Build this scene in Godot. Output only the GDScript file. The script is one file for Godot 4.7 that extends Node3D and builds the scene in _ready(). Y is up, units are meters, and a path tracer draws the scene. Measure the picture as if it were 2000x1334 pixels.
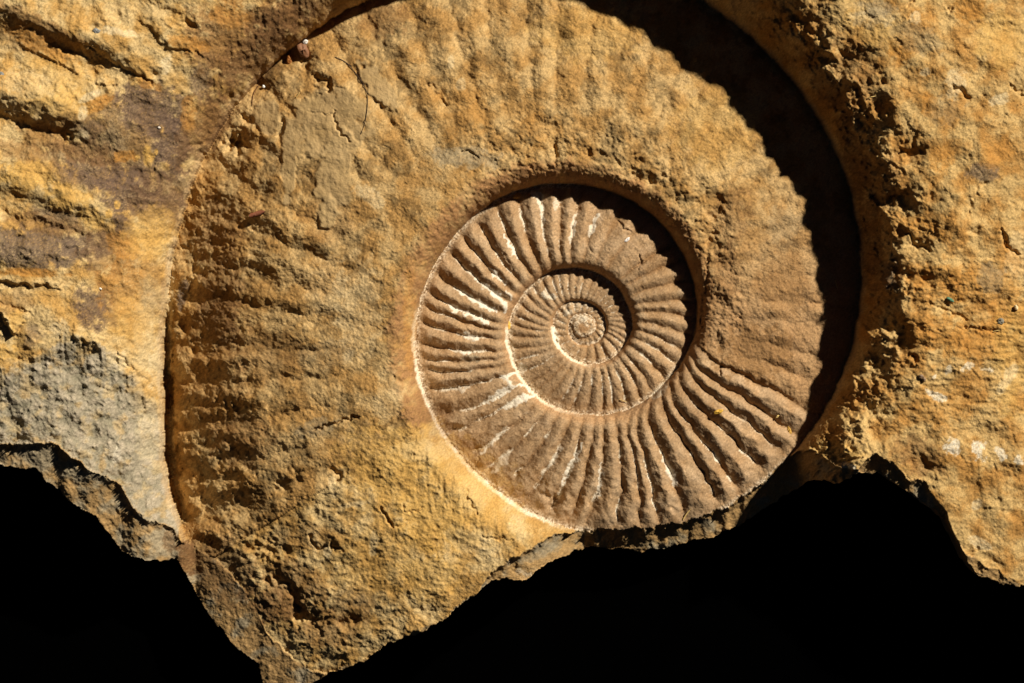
extends Node3D
# An ammonite fossil, broken along its lower edge, lying face up in low sunlight on black ground.
# The relief is worked out on a fine grid in «units» of a quarter millimetre; u runs right, v runs towards the viewer, h runs up.

const UNIT := 0.00025
const SUN_AZIMUTH := 42.0
const SUN_HEIGHT := 34.0
const STEP := 2.0

var us := PackedFloat32Array()
var vs := PackedFloat32Array()
var nu := 0
var nv := 0
var first_u := 0          # grid index of u = 0
var first_v := 0
var seam := PackedFloat32Array()      # radius of the spiral seam, one value a degree from -900
var grooves := PackedFloat32Array()   # angles of the grooves between ribs
var groove_at := PackedInt32Array()   # rib number by degree, a first guess
var outline := PackedFloat32Array()   # v of the broken outline by grid column
var lip := PackedFloat32Array()       # v of the upper edge of the broken face by grid column
var lip_height := PackedFloat32Array()
var lip_fall := PackedFloat32Array()
var lip_slope := PackedFloat32Array()
var matrix_line := PackedFloat32Array()

var H := PackedFloat32Array()
var cr := PackedFloat32Array()
var cg := PackedFloat32Array()
var cb := PackedFloat32Array()
var code := PackedInt32Array()
var points := PackedVector3Array()
var normals := PackedVector3Array()
var rows := []

var n_wide := FastNoiseLite.new()
var n_mid := FastNoiseLite.new()
var n_rough := FastNoiseLite.new()
var n_grain := FastNoiseLite.new()
var n_flake := FastNoiseLite.new()
var n_stain := FastNoiseLite.new()
var n_speck := FastNoiseLite.new()
var n_warp := FastNoiseLite.new()
var n_layer := FastNoiseLite.new()
var n_split := FastNoiseLite.new()
var n_soft := FastNoiseLite.new()
var n_facet := FastNoiseLite.new()

var veins := 0
var stone: StandardMaterial3D
var fossil: Node3D

# part numbers
const OUTER := 0
const MIDDLE := 1
const MATRIX := 2
const EDGE := 3
const CLAY := 4
const CRUST := 5
const EYE := 8
const RIB := 20


func _ready() -> void:
	# ---- camera, sky, sun, exposure
	var cam := Camera3D.new()
	cam.name = "camera"
	cam.position = Vector3(0, 3.05, 0)
	cam.rotation_degrees = Vector3(-90, 0, 0)
	cam.fov = 6.365
	cam.near = 0.05
	cam.far = 60.0
	add_child(cam)
	var env := Environment.new()
	env.background_mode = Environment.BG_SKY
	var sky_look := ProceduralSkyMaterial.new()
	sky_look.sky_top_color = Color(0.33, 0.42, 0.56)
	sky_look.sky_horizon_color = Color(0.62, 0.64, 0.66)
	sky_look.sky_curve = 0.12
	sky_look.ground_bottom_color = Color(0.05, 0.045, 0.04)
	sky_look.ground_horizon_color = Color(0.3, 0.29, 0.27)
	sky_look.sun_angle_max = 1.0
	var sky := Sky.new()
	sky.sky_material = sky_look
	env.sky = sky
	env.background_energy_multiplier = 0.05
	env.tonemap_mode = Environment.TONE_MAPPER_LINEAR
	env.tonemap_exposure = 1.24
	env.sdfgi_enabled = true
	env.ssao_enabled = true
	env.ssil_enabled = true
	var world := WorldEnvironment.new()
	world.name = "world"
	world.environment = env
	add_child(world)
	var sun := DirectionalLight3D.new()
	sun.name = "sun"
	sun.light_energy = 1.6
	sun.light_color = Color(1.0, 0.968, 0.915)
	sun.light_angular_distance = 1.8
	sun.shadow_enabled = true
	var a := deg_to_rad(SUN_AZIMUTH)
	var e := deg_to_rad(SUN_HEIGHT)
	var to_sun := Vector3(cos(a) * cos(e), sin(e), -sin(a) * cos(e))
	add_child(sun)
	sun.look_at_from_position(to_sun, Vector3.ZERO, Vector3.UP)

	# ---- the ground
	var black := StandardMaterial3D.new()
	black.albedo_color = Color(0.004, 0.004, 0.004)
	black.roughness = 1.0
	black.specular_mode = BaseMaterial3D.SPECULAR_DISABLED
	var sheet := PlaneMesh.new()
	sheet.size = Vector2(40, 40)
	var ground := MeshInstance3D.new()
	ground.name = "ground"
	ground.mesh = sheet
	ground.material_override = black
	ground.set_meta("kind", "structure")
	ground.set_meta("label", "flat black ground under the broken fossil block")
	ground.set_meta("category", "ground")
	add_child(ground)

	# ---- the fossil
	stone = stone_look()
	set_noises()
	set_grid()
	set_spiral()
	set_break()
	compute_rows()
	add_features()
	settle_points()
	build_fossil()
	add_debris()


func stone_look() -> StandardMaterial3D:
	var m := StandardMaterial3D.new()
	m.resource_name = "stone"
	m.vertex_color_use_as_albedo = true
	m.roughness = 0.92
	m.metallic_specular = 0.3
	var n := FastNoiseLite.new()
	n.seed = 77
	n.noise_type = FastNoiseLite.TYPE_SIMPLEX
	n.frequency = 0.035
	n.fractal_octaves = 4
	n.fractal_gain = 0.6
	var t := NoiseTexture2D.new()
	t.width = 1024
	t.height = 1024
	t.seamless = true
	t.noise = n
	m.heightmap_enabled = true
	m.heightmap_texture = t
	m.heightmap_scale = 0.05
	m.uv1_triplanar = true
	m.uv1_world_triplanar = true
	m.uv1_scale = Vector3(6.3, 6.3, 6.3)
	return m


func set_noise(n: FastNoiseLite, number: int, size: float, octaves: int, gain := 0.5, type := FastNoiseLite.TYPE_SIMPLEX_SMOOTH) -> void:
	n.seed = number
	n.noise_type = type
	n.frequency = 1.0 / size
	n.fractal_type = FastNoiseLite.FRACTAL_FBM
	n.fractal_octaves = octaves
	n.fractal_gain = gain


func set_noises() -> void:
	set_noise(n_wide, 11, 190.0, 3)
	set_noise(n_mid, 12, 62.0, 3)
	set_noise(n_rough, 13, 26.0, 3, 0.6, FastNoiseLite.TYPE_SIMPLEX)
	set_noise(n_grain, 14, 7.5, 3, 0.7, FastNoiseLite.TYPE_SIMPLEX)
	n_grain.noise_type = FastNoiseLite.TYPE_SIMPLEX_SMOOTH
	n_grain.domain_warp_enabled = true
	n_grain.domain_warp_amplitude = 5.0
	n_grain.domain_warp_frequency = 1.0 / 16.0
	n_rough.domain_warp_enabled = true
	n_rough.domain_warp_amplitude = 9.0
	n_rough.domain_warp_frequency = 1.0 / 40.0
	set_noise(n_soft, 21, 105.0, 3, 0.33)
	set_noise(n_layer, 19, 120.0, 4, 0.55)
	n_facet.seed = 23
	n_facet.noise_type = FastNoiseLite.TYPE_CELLULAR
	n_facet.frequency = 1.0 / 58.0
	n_facet.fractal_type = FastNoiseLite.FRACTAL_NONE
	n_facet.cellular_distance_function = FastNoiseLite.DISTANCE_MANHATTAN
	n_facet.cellular_return_type = FastNoiseLite.RETURN_DISTANCE
	n_facet.domain_warp_enabled = true
	n_facet.domain_warp_amplitude = 14.0
	n_facet.domain_warp_frequency = 1.0 / 50.0
	n_split.seed = 20
	n_split.noise_type = FastNoiseLite.TYPE_CELLULAR
	n_split.frequency = 1.0 / 70.0
	n_split.fractal_type = FastNoiseLite.FRACTAL_NONE
	n_split.cellular_return_type = FastNoiseLite.RETURN_DISTANCE2_SUB
	n_split.domain_warp_enabled = true
	n_split.domain_warp_amplitude = 26.0
	n_split.domain_warp_frequency = 1.0 / 36.0
	n_split.domain_warp_fractal_octaves = 3
	set_noise(n_flake, 15, 46.0, 3, 0.5, FastNoiseLite.TYPE_SIMPLEX)
	n_flake.fractal_type = FastNoiseLite.FRACTAL_RIDGED
	set_noise(n_stain, 16, 85.0, 4, 0.6)
	set_noise(n_speck, 17, 5.0, 2, 0.7, FastNoiseLite.TYPE_SIMPLEX)
	set_noise(n_warp, 18, 40.0, 2)


func set_grid() -> void:
	var margin: Array[float] = [420, 340, 270, 210, 165, 130, 102, 80, 62, 48, 36, 26, 18, 12, 8, 4]
	for m in margin:
		us.append(-m)
		vs.append(-m)
	first_u = us.size()
	first_v = vs.size()
	for i in 1001:
		us.append(i * STEP)
	for j in 692:
		vs.append(j * STEP)
	margin.reverse()
	for m in margin:
		us.append(2000.0 + m)
		vs.append(1382.0 + m)
	nu = us.size()
	nv = vs.size()


func lookup(list: Array[Vector2], x: float) -> float:
	if x <= list[0].x:
		return list[0].y
	for i in list.size() - 1:
		if x <= list[i + 1].x:
			return lerpf(list[i].y, list[i + 1].y, (x - list[i].x) / maxf(list[i + 1].x - list[i].x, 0.001))
	return list[-1].y


func set_spiral() -> void:
	# radius of the seam every 30 degrees, from the first chamber outwards
	var young: Array[float] = [19, 19.6, 20.3, 21, 22.3, 23.6, 24.9, 25.6, 26.3, 27, 28, 29, 30.1, 32.2, 34.5, 37, 40.2, 43.8]
	var first: Array[float] = [45.7, 45.7, 46.6, 50.7, 57.3, 60.5, 60, 60.5, 63.8, 72.4, 81.2, 87.1]
	var second: Array[float] = [96.8, 98, 105.2, 113.6, 125.3, 135, 147, 154.1, 164.3, 173, 185.6, 199]
	var third: Array[float] = [221.5, 237.6, 258.4, 278.1, 300, 313, 330, 341, 362, 402, 444, 484]
	var fourth: Array[float] = [536, 593, 656, 730, 768, 816, 826, 865]
	var knots := young + first + second + third + fourth
	seam.resize(2700)
	for k in 2700:
		var at := k - 900.0
		if at < -540.0:
			seam[k] = 19.0 * exp((at + 540.0) * 0.0025)
		elif at <= 1288.0:
			var x := (at + 540.0) / 30.0
			var i := int(x)
			var p0 := log(knots[maxi(i - 1, 0)])
			var p1 := log(knots[mini(i, knots.size() - 1)])
			var p2 := log(knots[mini(i + 1, knots.size() - 1)])
			var p3 := log(knots[mini(i + 2, knots.size() - 1)])
			seam[k] = exp(cubic_interpolate(p1, p2, p0, p3, x - i))
		else:
			seam[k] = seam[k - 360] * lerpf(seam[2188] / seam[1828], 2.38, smoothstep(1288.0, 1330.0, at))
	for k in range(2166, 2270):
		seam[k] += 22.0 * smoothstep(1266.0, 1284.0, k - 900.0) * (1.0 - smoothstep(1330.0, 1368.0, k - 900.0))
	# grooves: even in the young whorl, then one by one
	var at := -330.0
	var k := 0
	while at < 780.0:
		grooves.append(at)
		at += (9.3 if at > 330.0 else 18.0) + 1.5 * sin(k * 2.1) + 0.8 * sin(k * 5.3)
		k += 1
	var told: Array[float] = [789.5, 800.7, 811.2, 821.8, 829.2, 837.9, 847.4, 856.9, 866.1, 874, 882, 891.5, 899, 903.8, 909.3, 917.6, 922.3, 926.7, 933.5]
	var more: Array[float] = [943.4, 949.4, 959.4, 966.6, 974.7, 982.4, 990.6, 996.8, 1002.2, 1009.2, 1013.8, 1017.5, 1023.9, 1033.5, 1039, 1046.8, 1053.4, 1058.8, 1065.3]
	told.append_array(more)
	for g in told:
		grooves.append(g)
	at = 1065.3
	while at < 1700.0:
		at += 6.3 + 0.8 * sin(k * 3.7)
		grooves.append(at)
		k += 1
	var r := 0
	groove_at.resize(2700)
	for d in 2700:
		while r + 1 < grooves.size() and grooves[r + 1] <= d - 900.0:
			r += 1
		groove_at[d] = r


func set_break() -> void:
	var o: Array[Vector2] = []
	for p in [[-420, 870], [-200, 890], [0, 904], [28, 912], [72, 916], [88, 936], [116, 956], [124, 968], [152, 990], [180, 1004], [192, 1020], [205, 1035], [225, 1063], [245, 1085], [270, 1094]]:
		o.append(Vector2(p[0], p[1]))
	for p in [[300, 1098], [320, 1096], [338, 1092], [352, 1116], [372, 1156], [396, 1194], [416, 1224], [424, 1228], [444, 1256], [472, 1280], [500, 1304], [506, 1334], [516, 1352], [545, 1372]]:
		o.append(Vector2(p[0], p[1]))
	for p in [[575, 1366], [616, 1334], [640, 1318], [660, 1312], [680, 1306], [704, 1296], [724, 1284], [748, 1264], [780, 1250], [820, 1238], [840, 1224], [860, 1216], [892, 1188], [924, 1164]]:
		o.append(Vector2(p[0], p[1]))
	for p in [[936, 1154], [960, 1136], [988, 1130], [1012, 1134], [1024, 1136], [1044, 1120], [1076, 1098], [1100, 1088], [1117, 1083], [1145, 1073], [1187, 1075], [1233, 1076], [1250, 1085]]:
		o.append(Vector2(p[0], p[1]))
	for p in [[1275, 1075], [1310, 1073], [1352, 1062], [1390, 1054], [1415, 1043], [1450, 1031], [1488, 1004], [1520, 984], [1552, 962], [1576, 946], [1600, 936], [1636, 945], [1660, 932]]:
		o.append(Vector2(p[0], p[1]))
	for p in [[1672, 922], [1716, 921], [1736, 936], [1768, 958], [1792, 974], [1828, 1000], [1848, 1020], [1856, 1036], [1872, 1068], [1888, 1100], [1908, 1122], [1924, 1128], [1950, 1140], [2000, 1146], [2150, 1190], [2420, 1230]]:
		o.append(Vector2(p[0], p[1]))
	var l: Array[Vector2] = []
	for p in [[-420, 820], [-200, 850], [0, 865], [24, 862], [80, 862], [116, 868], [132, 884], [160, 904], [176, 918], [212, 932], [236, 948], [256, 980], [280, 1008], [304, 1020], [336, 1032]]:
		l.append(Vector2(p[0], p[1]))
	for p in [[350, 1058], [385, 1078], [420, 1098], [470, 1148], [500, 1196], [520, 1240], [560, 1280], [600, 1312], [640, 1317], [700, 1296], [780, 1249], [860, 1214], [924, 1162], [936, 1150]]:
		l.append(Vector2(p[0], p[1]))
	for p in [[960, 1118], [1000, 1090], [1050, 1060], [1080, 1046], [1115, 1041], [1170, 1037], [1200, 1038], [1280, 1032], [1332, 1024], [1392, 1004], [1424, 992], [1448, 976], [1488, 948]]:
		l.append(Vector2(p[0], p[1]))
	for p in [[1532, 904], [1560, 880], [1584, 876], [1620, 898], [1640, 912], [1672, 915], [1690, 890], [1708, 886], [1740, 906], [1772, 936], [1800, 934], [1812, 960], [1844, 998], [1856, 1036], [1872, 1068], [2000, 1146], [2420, 1230]]:
		l.append(Vector2(p[0], p[1]))
	var fall: Array[Vector2] = []
	for p in [[0, 15], [120, 15], [330, 10], [345, 0], [640, 0], [925, 3], [950, 13], [1110, 14], [1125, 13], [1480, 13], [1590, 14], [1640, 9], [1690, 12], [1845, 14], [1870, 3], [2000, 3]]:
		fall.append(Vector2(p[0], p[1]))
	var slope: Array[Vector2] = []
	for p in [[0, 0.36], [330, 0.34], [340, 0.4], [360, 0.14], [440, 0.13], [500, 0.2], [640, 0.3], [930, 0.7], [950, 0.22], [1105, 0.2], [1125, 0.68], [1500, 0.7], [1590, 0.45], [1640, 0.4], [1700, 0.3], [1860, 0.3], [2000, 0.4]]:
		slope.append(Vector2(p[0], p[1]))
	var m: Array[Vector2] = []
	for p in [[-420, 760], [0, 722], [60, 692], [130, 652], [170, 655], [235, 692], [275, 738], [300, 786], [312, 820], [345, 850]]:
		m.append(Vector2(p[0], p[1]))
	for i in nu:
		var u := us[i]
		var jag := 1.0 * n_grain.get_noise_2d(u * 0.5, 5.0) + 5.0 * n_rough.get_noise_2d(u * 0.8, 90.0)
		outline.append(lookup(o, u) + jag)
		lip.append(minf(lookup(l, u) + 6.0 * n_warp.get_noise_2d(u, 90.0), outline[i] - 1.0))
		lip_fall.append(lookup(fall, u))
		lip_slope.append(lookup(slope, u))
		matrix_line.append(lookup(m, u) + 10.0 * n_rough.get_noise_2d(u, 700.0))
	var raw := PackedFloat32Array()
	for i in nu:
		raw.append(relief(us[i], lip[i] - 4.0)[0])
	for i in nu:
		var sum := 0.0
		for k in range(-9, 10):
			sum += raw[clampi(i + k, 0, nu - 1)]
		lip_height.append(sum / 19.0)


func seam_radius(t: float) -> float:
	var x := clampf(t + 900.0, 0.0, 2698.0)
	var i := int(x)
	return lerpf(seam[i], seam[i + 1], x - i)


func seam_floor(t: float) -> float:
	return 104.0 + 0.02 * maxf(t, 0.0) - 42.0 * smoothstep(1170.0, 1240.0, t) * (1.0 - smoothstep(1272.0, 1318.0, t))


# Thin layers that have flaked off: broad flats with sharp little edges.
func layers(u: float, v: float, count: float) -> float:
	var x := n_layer.get_noise_2d(u, v) * count
	var f := x - floorf(x)
	return (floorf(x) + smoothstep(0.8, 1.0, f)) / count * 2.0


# Hairline splits, 1 on the line.
func split(u: float, v: float) -> float:
	return 1.0 - smoothstep(0.02, 0.1, n_split.get_noise_2d(u, v) + 1.0)


# Height of the bare shell without its roughness, whorl angle, place across the whorl (0 inner seam, 1 outer), place across the rib (0 and 1 grooves), rib number.
func relief(u: float, v: float) -> Array:
	var dx := u - 1140.0
	var dy := 638.0 - v
	var wx := n_warp.get_noise_2d(u, v)
	var r := maxf(sqrt(dx * dx + dy * dy) + 1.6 * wx, 0.5)
	if r > 450.0:
		r += smoothstep(450.0, 520.0, r) * (4.5 * n_mid.get_noise_2d(u * 0.9 + 77.0, v * 0.9) + 1.6 * n_rough.get_noise_2d(u + 31.0, v))
	var th := rad_to_deg(atan2(dy, dx))
	if th < 0.0:
		th += 360.0
	var T := th - 720.0
	var outer := seam_radius(T)
	while outer < r and T < 1790.0:
		T += 360.0
		outer = seam_radius(T)
	var inner := seam_radius(T - 360.0)
	var wide := outer - inner
	var t := (r - inner) / wide
	var d := r - inner
	var floor_in := seam_floor(T - 360.0)
	var floor_out := seam_floor(T)
	var bulge := wide * (lerpf(0.2, 0.157, smoothstep(700.0, 1000.0, T)) + 0.05 * smoothstep(1180.0, 1240.0, T))
	bulge = lerpf(bulge, lerpf(0.222, 0.14, smoothstep(1510.0, 1565.0, T)) * wide, smoothstep(1290.0, 1400.0, T))
	var wall := wide * lerpf(0.14, 0.105, smoothstep(800.0, 1250.0, T))
	wall = lerpf(wall, 0.2 * wide, smoothstep(1290.0, 1420.0, T))
	var shape: float
	if d < wall:
		var q := 1.0 - d / wall
		shape = sqrt(maxf(1.0 - q * q, 0.0))
	else:
		var q := (d - wall) / (wide - wall)
		shape = 1.0 - pow(q, 1.9)
		if T > 1130.0 and T < 1300.0:
			shape -= 0.34 * smoothstep(0.55, 1.0, q) * smoothstep(1150.0, 1225.0, T) * (1.0 - smoothstep(960.0, 1060.0, v))
	var h := lerpf(floor_in, floor_out, t) + bulge * shape
	# ribs
	var lag := 12.0 - 6.0 * smoothstep(990.0, 1020.0, T)
	var bend := 11.0 * smoothstep(1005.0, 1025.0, T)
	var T0 := T + lag * t - bend * exp(-t / 0.07) + 0.8 * wx
	var k := 0
	var f := 0.5
	if T0 > grooves[0]:
		k = mini(groove_at[clampi(int(T0 + 900.0), 0, 2699)], grooves.size() - 2)
		while k + 2 < grooves.size() and grooves[k + 1] <= T0:
			k += 1
		f = (T0 - grooves[k]) / (grooves[k + 1] - grooves[k])
		var gap := (grooves[k + 1] - grooves[k]) * 0.01745 * r
		var x := absf(2.0 * f - 1.0)
		var arch := 1.0 - pow(x, lerpf(1.75, 1.45, smoothstep(650.0, 760.0, T)))
		var strength := lerpf(0.24, 0.33, smoothstep(650.0, 760.0, T)) * minf(gap, 42.0) * (0.45 + 0.55 * smoothstep(0.03, 0.2, t)) * (1.0 - 0.9 * smoothstep(0.84, 0.985, t))
		strength *= lerpf(1.0, 0.1, smoothstep(1063.0, 1069.0, T0)) * lerpf(1.0, 1.15, smoothstep(990.0, 1040.0, T0))
		strength *= 1.0 - 0.2 * smoothstep(930.0, 945.0, T0) * (1.0 - smoothstep(955.0, 965.0, T0))
		strength *= 1.0 - 0.4 * smoothstep(770.0, 782.0, T0) * (1.0 - smoothstep(808.0, 822.0, T0))
		strength *= 1.0 + 0.35 * n_mid.get_noise_2d(u * 1.2 + 30.0, v * 1.2)
		if T > 1300.0:
			strength = 0.0
		h += strength * (arch - 0.5)
	else:
		k = -1
	if r < seam_radius(th - 360.0) and r < 26.0:
		h = 107.5 + 6.5 * sqrt(maxf(1.0 - pow(r / 22.0, 2.0), 0.0)) + 1.5 * n_rough.get_noise_2d(u * 1.3, v * 1.3)
	return [h, T, t, f, k, d, T0, r]


func work_row(j: int) -> void:
	var v := vs[j]
	var hh := PackedFloat32Array()
	var rr := PackedFloat32Array()
	var gg := PackedFloat32Array()
	var bb := PackedFloat32Array()
	var cc := PackedInt32Array()
	hh.resize(nu)
	rr.resize(nu)
	gg.resize(nu)
	bb.resize(nu)
	cc.resize(nu)
	for i in nu:
		var u := us[i]
		var below := v - lip[i]
		if absf(below) < 20.0:
			below += (5.0 * n_rough.get_noise_2d(u * 0.8 + 60.0, v * 0.8) + 2.5 * n_grain.get_noise_2d(u * 0.7, v * 0.7 + 90.0)) * (1.0 - absf(below) / 20.0)
		var wide := n_wide.get_noise_2d(u, v)
		var mid := n_mid.get_noise_2d(u, v)
		var rough := n_rough.get_noise_2d(u, v)
		var grain := n_grain.get_noise_2d(u, v)
		var stain := n_stain.get_noise_2d(u, v)
		var speck := n_speck.get_noise_2d(u, v)
		var h := 0.0
		var c := OUTER
		# colours as they look in full sun (sRGB), turned into linear reflectance at the end
		var R := 0.0
		var G := 0.0
		var B := 0.0
		if below > 0.0:
			c = EDGE
			var flake := n_flake.get_noise_2d(u * 0.8, v * 1.6)
			h = lip_height[i] - lip_fall[i] * (1.0 - exp(-below / 6.0)) - lip_slope[i] * below
			h += smoothstep(0.0, 8.0, below) * (1.0 - 0.45 * smoothstep(340.0, 360.0, u) * (1.0 - smoothstep(600.0, 700.0, u))) * (1.0 + 1.6 * smoothstep(1540.0, 1580.0, u) * (1.0 - smoothstep(1660.0, 1690.0, u))) * (1.8 * rough + 3.0 * mid + 3.0 * layers(u * 1.3, v * 1.3, 5.0)) + 1.0 * grain
			var grey := smoothstep(0.0, 0.5, stain + 0.3 * mid + (0.25 if u < 340.0 else 0.0))
			R = lerpf(186, 172, grey)
			G = lerpf(144, 152, grey)
			B = lerpf(86, 116, grey)
		else:
			var s := relief(u, v)
			h = s[0]
			var T: float = s[1]
			var t: float = s[2]
			var f: float = s[3]
			var k: int = s[4]
			var d: float = s[5]
			var T0: float = s[6]
			if T > 1292.0:
				# outermost whorl
				c = OUTER
				var right := smoothstep(1300.0, 1500.0, u)
				var near_seam := exp(-d / lerpf(16.0, 5.0, right))
				var lumps := n_soft.get_noise_2d(u + 500.0, v)
				var streak := n_rough.get_noise_2d(u * 0.45 + v * 0.1, v * 1.5)
				var flaky := n_flake.get_noise_2d(u * 0.55 + v * 0.5, v * 1.0 - u * 0.28)
				var quiet := 1.0 - 0.85 * near_seam
				var belt := exp(-pow((d - 66.0) / 76.0, 2.0)) * right * smoothstep(2.0, 14.0, d)
				h += quiet * (7.0 * wide + lerpf(3.0, 4.0, right) * mid + 1.3 * rough) + 1.1 * grain
				h += (1.0 - right) * exp(-pow((d - 50.0) / 60.0, 2.0)) * 1.8 * n_rough.get_noise_2d(u * 1.8, v * 0.4)
				h += belt * (22.0 * lumps + 1.2 * rough + 2.5 * mid + 0.6 * grain)
				h += quiet * (lerpf(2.0, 1.5, belt) * layers(u, v, 7.0) - lerpf(0.6, 1.8, right) * split(u, v) * smoothstep(-0.1, 0.3, mid))
				h += right * smoothstep(4.0, 16.0, d) * (1.0 - smoothstep(60.0, 110.0, d)) * (3.6 * rough + 5.0 * mid + 0.8 * grain)
				# broad folds at the upper left
				var folds := smoothstep(360.0, 190.0, u) * (1.0 - exp(-pow(d / 110.0, 2.0))) * (1.0 - smoothstep(480.0, 560.0, v))
				if folds > 0.0:
					var p := (v - 0.36 * u - 8.0 + 16.0 * mid + 4.0 * rough + 14.0 * wide) / 162.0
					var fr := p - floorf(p)
					h += folds * (11.0 + 7.0 * wide) * (cos(PI * fr / 0.36) if fr < 0.36 else -cos(PI * (fr - 0.36) / 0.64))
				h += right * smoothstep(380.0, 560.0, v) * (1.0 - smoothstep(760.0, 900.0, v)) * 2.2 * streak
				h += (1.0 - right) * quiet * 1.8 * flaky * smoothstep(-0.2, 0.3, mid + 0.2)
				var warm := smoothstep(-0.35, 0.45, stain)
				R = lerpf(214, 200, warm)
				G = lerpf(178, 149, warm)
				B = lerpf(114, 74, warm)
				h += right * quiet * 9.0 * n_soft.get_noise_2d(u * 0.8 + 50.0, v * 0.8)
				R = lerpf(R, lerpf(212, 190, warm), right * 0.7)
				G = lerpf(G, lerpf(168, 130, warm), right * 0.7)
				B = lerpf(B, lerpf(96, 58, warm), right * 0.7)
				if v > matrix_line[i] and u < 345.0:
					c = MATRIX
					var in_by := smoothstep(0.0, 60.0, v - matrix_line[i])
					var mossy := smoothstep(0.05, 0.4, n_stain.get_noise_2d(u * 1.7 + 40.0, v * 1.7))
					h += -14.0 * in_by * (1.0 - near_seam) + 6.0 * n_facet.get_noise_2d(u, v * 1.2) * in_by + 3.5 * mid + 0.7 * rough + 0.7 * grain + 3.5 * in_by * layers(u * 1.2, v * 1.6 + u * 0.3, 5.0)
					var g := (1.0 - 0.45 * mossy) * smoothstep(-0.75, -0.2, stain + 0.2) * smoothstep(-6.0, 34.0, v - matrix_line[i] + 22.0 * mid + 16.0 * rough) * (1.0 - 0.7 * smoothstep(240.0, 300.0, u) * (1.0 - smoothstep(760.0, 840.0, v)))
					R = lerpf(R, lerpf(152, 178, rough + 0.5 + 0.5 * mid), g)
					G = lerpf(G, lerpf(140, 161, rough + 0.5 + 0.5 * mid), g)
					B = lerpf(B, lerpf(112, 131, rough + 0.5 + 0.5 * mid), g)
			elif T0 > 1065.3 or T > 1085.0:
				# smooth worn whorl
				c = MIDDLE
				var on_wall := 1.0 - smoothstep(0.085, 0.118, t + 0.03 * rough)
				var quiet := 1.0 - 0.8 * on_wall
				var left := smoothstep(620.0, 380.0, u) * smoothstep(300.0, 420.0, v)
				var shoulder := smoothstep(0.06, 0.14, t) * (1.0 - smoothstep(0.2, 0.36, t)) * smoothstep(1060.0, 1080.0, T) * (1.0 - smoothstep(1190.0, 1215.0, T))
				h += quiet * (6.0 * wide + 2.2 * mid + 0.9 * rough) + 1.35 * grain
				h += quiet * (1.7 * layers(u * 1.3, v * 1.3, 6.0) - 1.2 * split(u * 1.1, v * 1.1) * smoothstep(0.0, 0.4, stain))
				h += on_wall * (0.5 * grain + 0.9 * rough - 1.6 * split(u * 1.6, v * 1.6) * smoothstep(0.0, 0.4, stain))
				h += on_wall * (2.4 * n_rough.get_noise_2d(T * 7.0, d * 1.2) + 1.5 * mid)
				h += shoulder * (6.0 * mid + 2.0 * rough + 0.7 * grain)
				h += left * smoothstep(0.45, 0.8, t) * (9.0 * n_soft.get_noise_2d(u * 1.1, v * 2.0 + 900.0) + 1.5 * rough + 0.5 * grain)
				# faint worn ribs
				var show := smoothstep(-0.25, 0.35, n_wide.get_noise_2d(u * 1.3, v * 1.3 + 400.0) + 0.45 * smoothstep(1130.0, 1160.0, T)) * smoothstep(0.25, 0.5, t)
				h += show * 6.0 * (0.5 - pow(absf(2.0 * f - 1.0), 1.6)) * (1.0 + 0.6 * mid)
				# gap where the whorl meets the next one on its left
				if T > 1250.0:
					var e := (1.0 - t) * (seam_radius(T) - seam_radius(T - 360.0))
					h -= 44.0 * smoothstep(1252.0, 1268.0, T) * (1.0 - smoothstep(1283.0, 1289.0, T)) * exp(-pow((e - 6.0 - 6.0 * smoothstep(1264.0, 1278.0, T) - 7.0 * rough) / (9.0 + 6.0 * smoothstep(1264.0, 1278.0, T) + 4.0 * mid), 2.0))
				var warm := smoothstep(-0.4, 0.4, stain + 0.3 * mid)
				var young := 1.0 - smoothstep(1075.0, 1130.0, T)
				R = lerpf(211, 189, warm)
				G = lerpf(173, 142, warm)
				B = lerpf(110, 76, warm)
				var wash := 1.0 - 0.2 * smoothstep(0.0, 0.5, n_stain.get_noise_2d(u * 0.8 + 900.0, v * 0.8) + 0.5 * rough)
				R *= wash
				G *= wash * 0.98
				B *= wash * 0.95
				R = lerpf(R, 182, young * 0.8)
				G = lerpf(G, 138, young * 0.8)
				B = lerpf(B, 92, young * 0.8)
				var rust := on_wall * clampf(0.7 + 0.7 * mid + 0.6 * rough + 0.4 * speck, 0.0, 1.0)
				R = lerpf(R, 172, rust)
				G = lerpf(G, 122, rust)
				B = lerpf(B, 72, rust)
			else:
				var on_wall := 1.0 - smoothstep(0.04, 0.1, t)
				h += 0.8 * mid + 0.8 * rough * smoothstep(0.0, 250.0, seam_radius(T)) + 0.6 * grain - 1.5 * split(u * 2.2, v * 2.2) * smoothstep(0.1, 0.5, stain)
				R = 188 + 17.0 * stain + 9.0 * rough
				G = 148 + 17.0 * stain + 5.0 * mid + 9.0 * rough
				B = 102 + 15.0 * stain + 9.0 * mid + 9.0 * rough
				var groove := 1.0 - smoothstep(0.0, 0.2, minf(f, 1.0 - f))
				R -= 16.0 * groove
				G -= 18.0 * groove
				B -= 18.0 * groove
				R = lerpf(R, 190, 0.6 * on_wall)
				G = lerpf(G, 138, 0.6 * on_wall)
				B = lerpf(B, 86, 0.6 * on_wall)
				if T < 340.0:
					c = EYE
				elif T < 700.0:
					c = RIB + k
				else:
					c = RIB + k
				# chalky dirt left in the grooves and along the seam
				var dirt := 0.0
				var e := (1.0 - t) * (seam_radius(T) - seam_radius(T - 360.0))
				var rubble := 1.0 - smoothstep(4.0, 13.0, e)
				h += rubble * (1.0 + 2.2 * n_grain.get_noise_2d(u * 1.3 + 40.0, v * 1.3))
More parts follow.
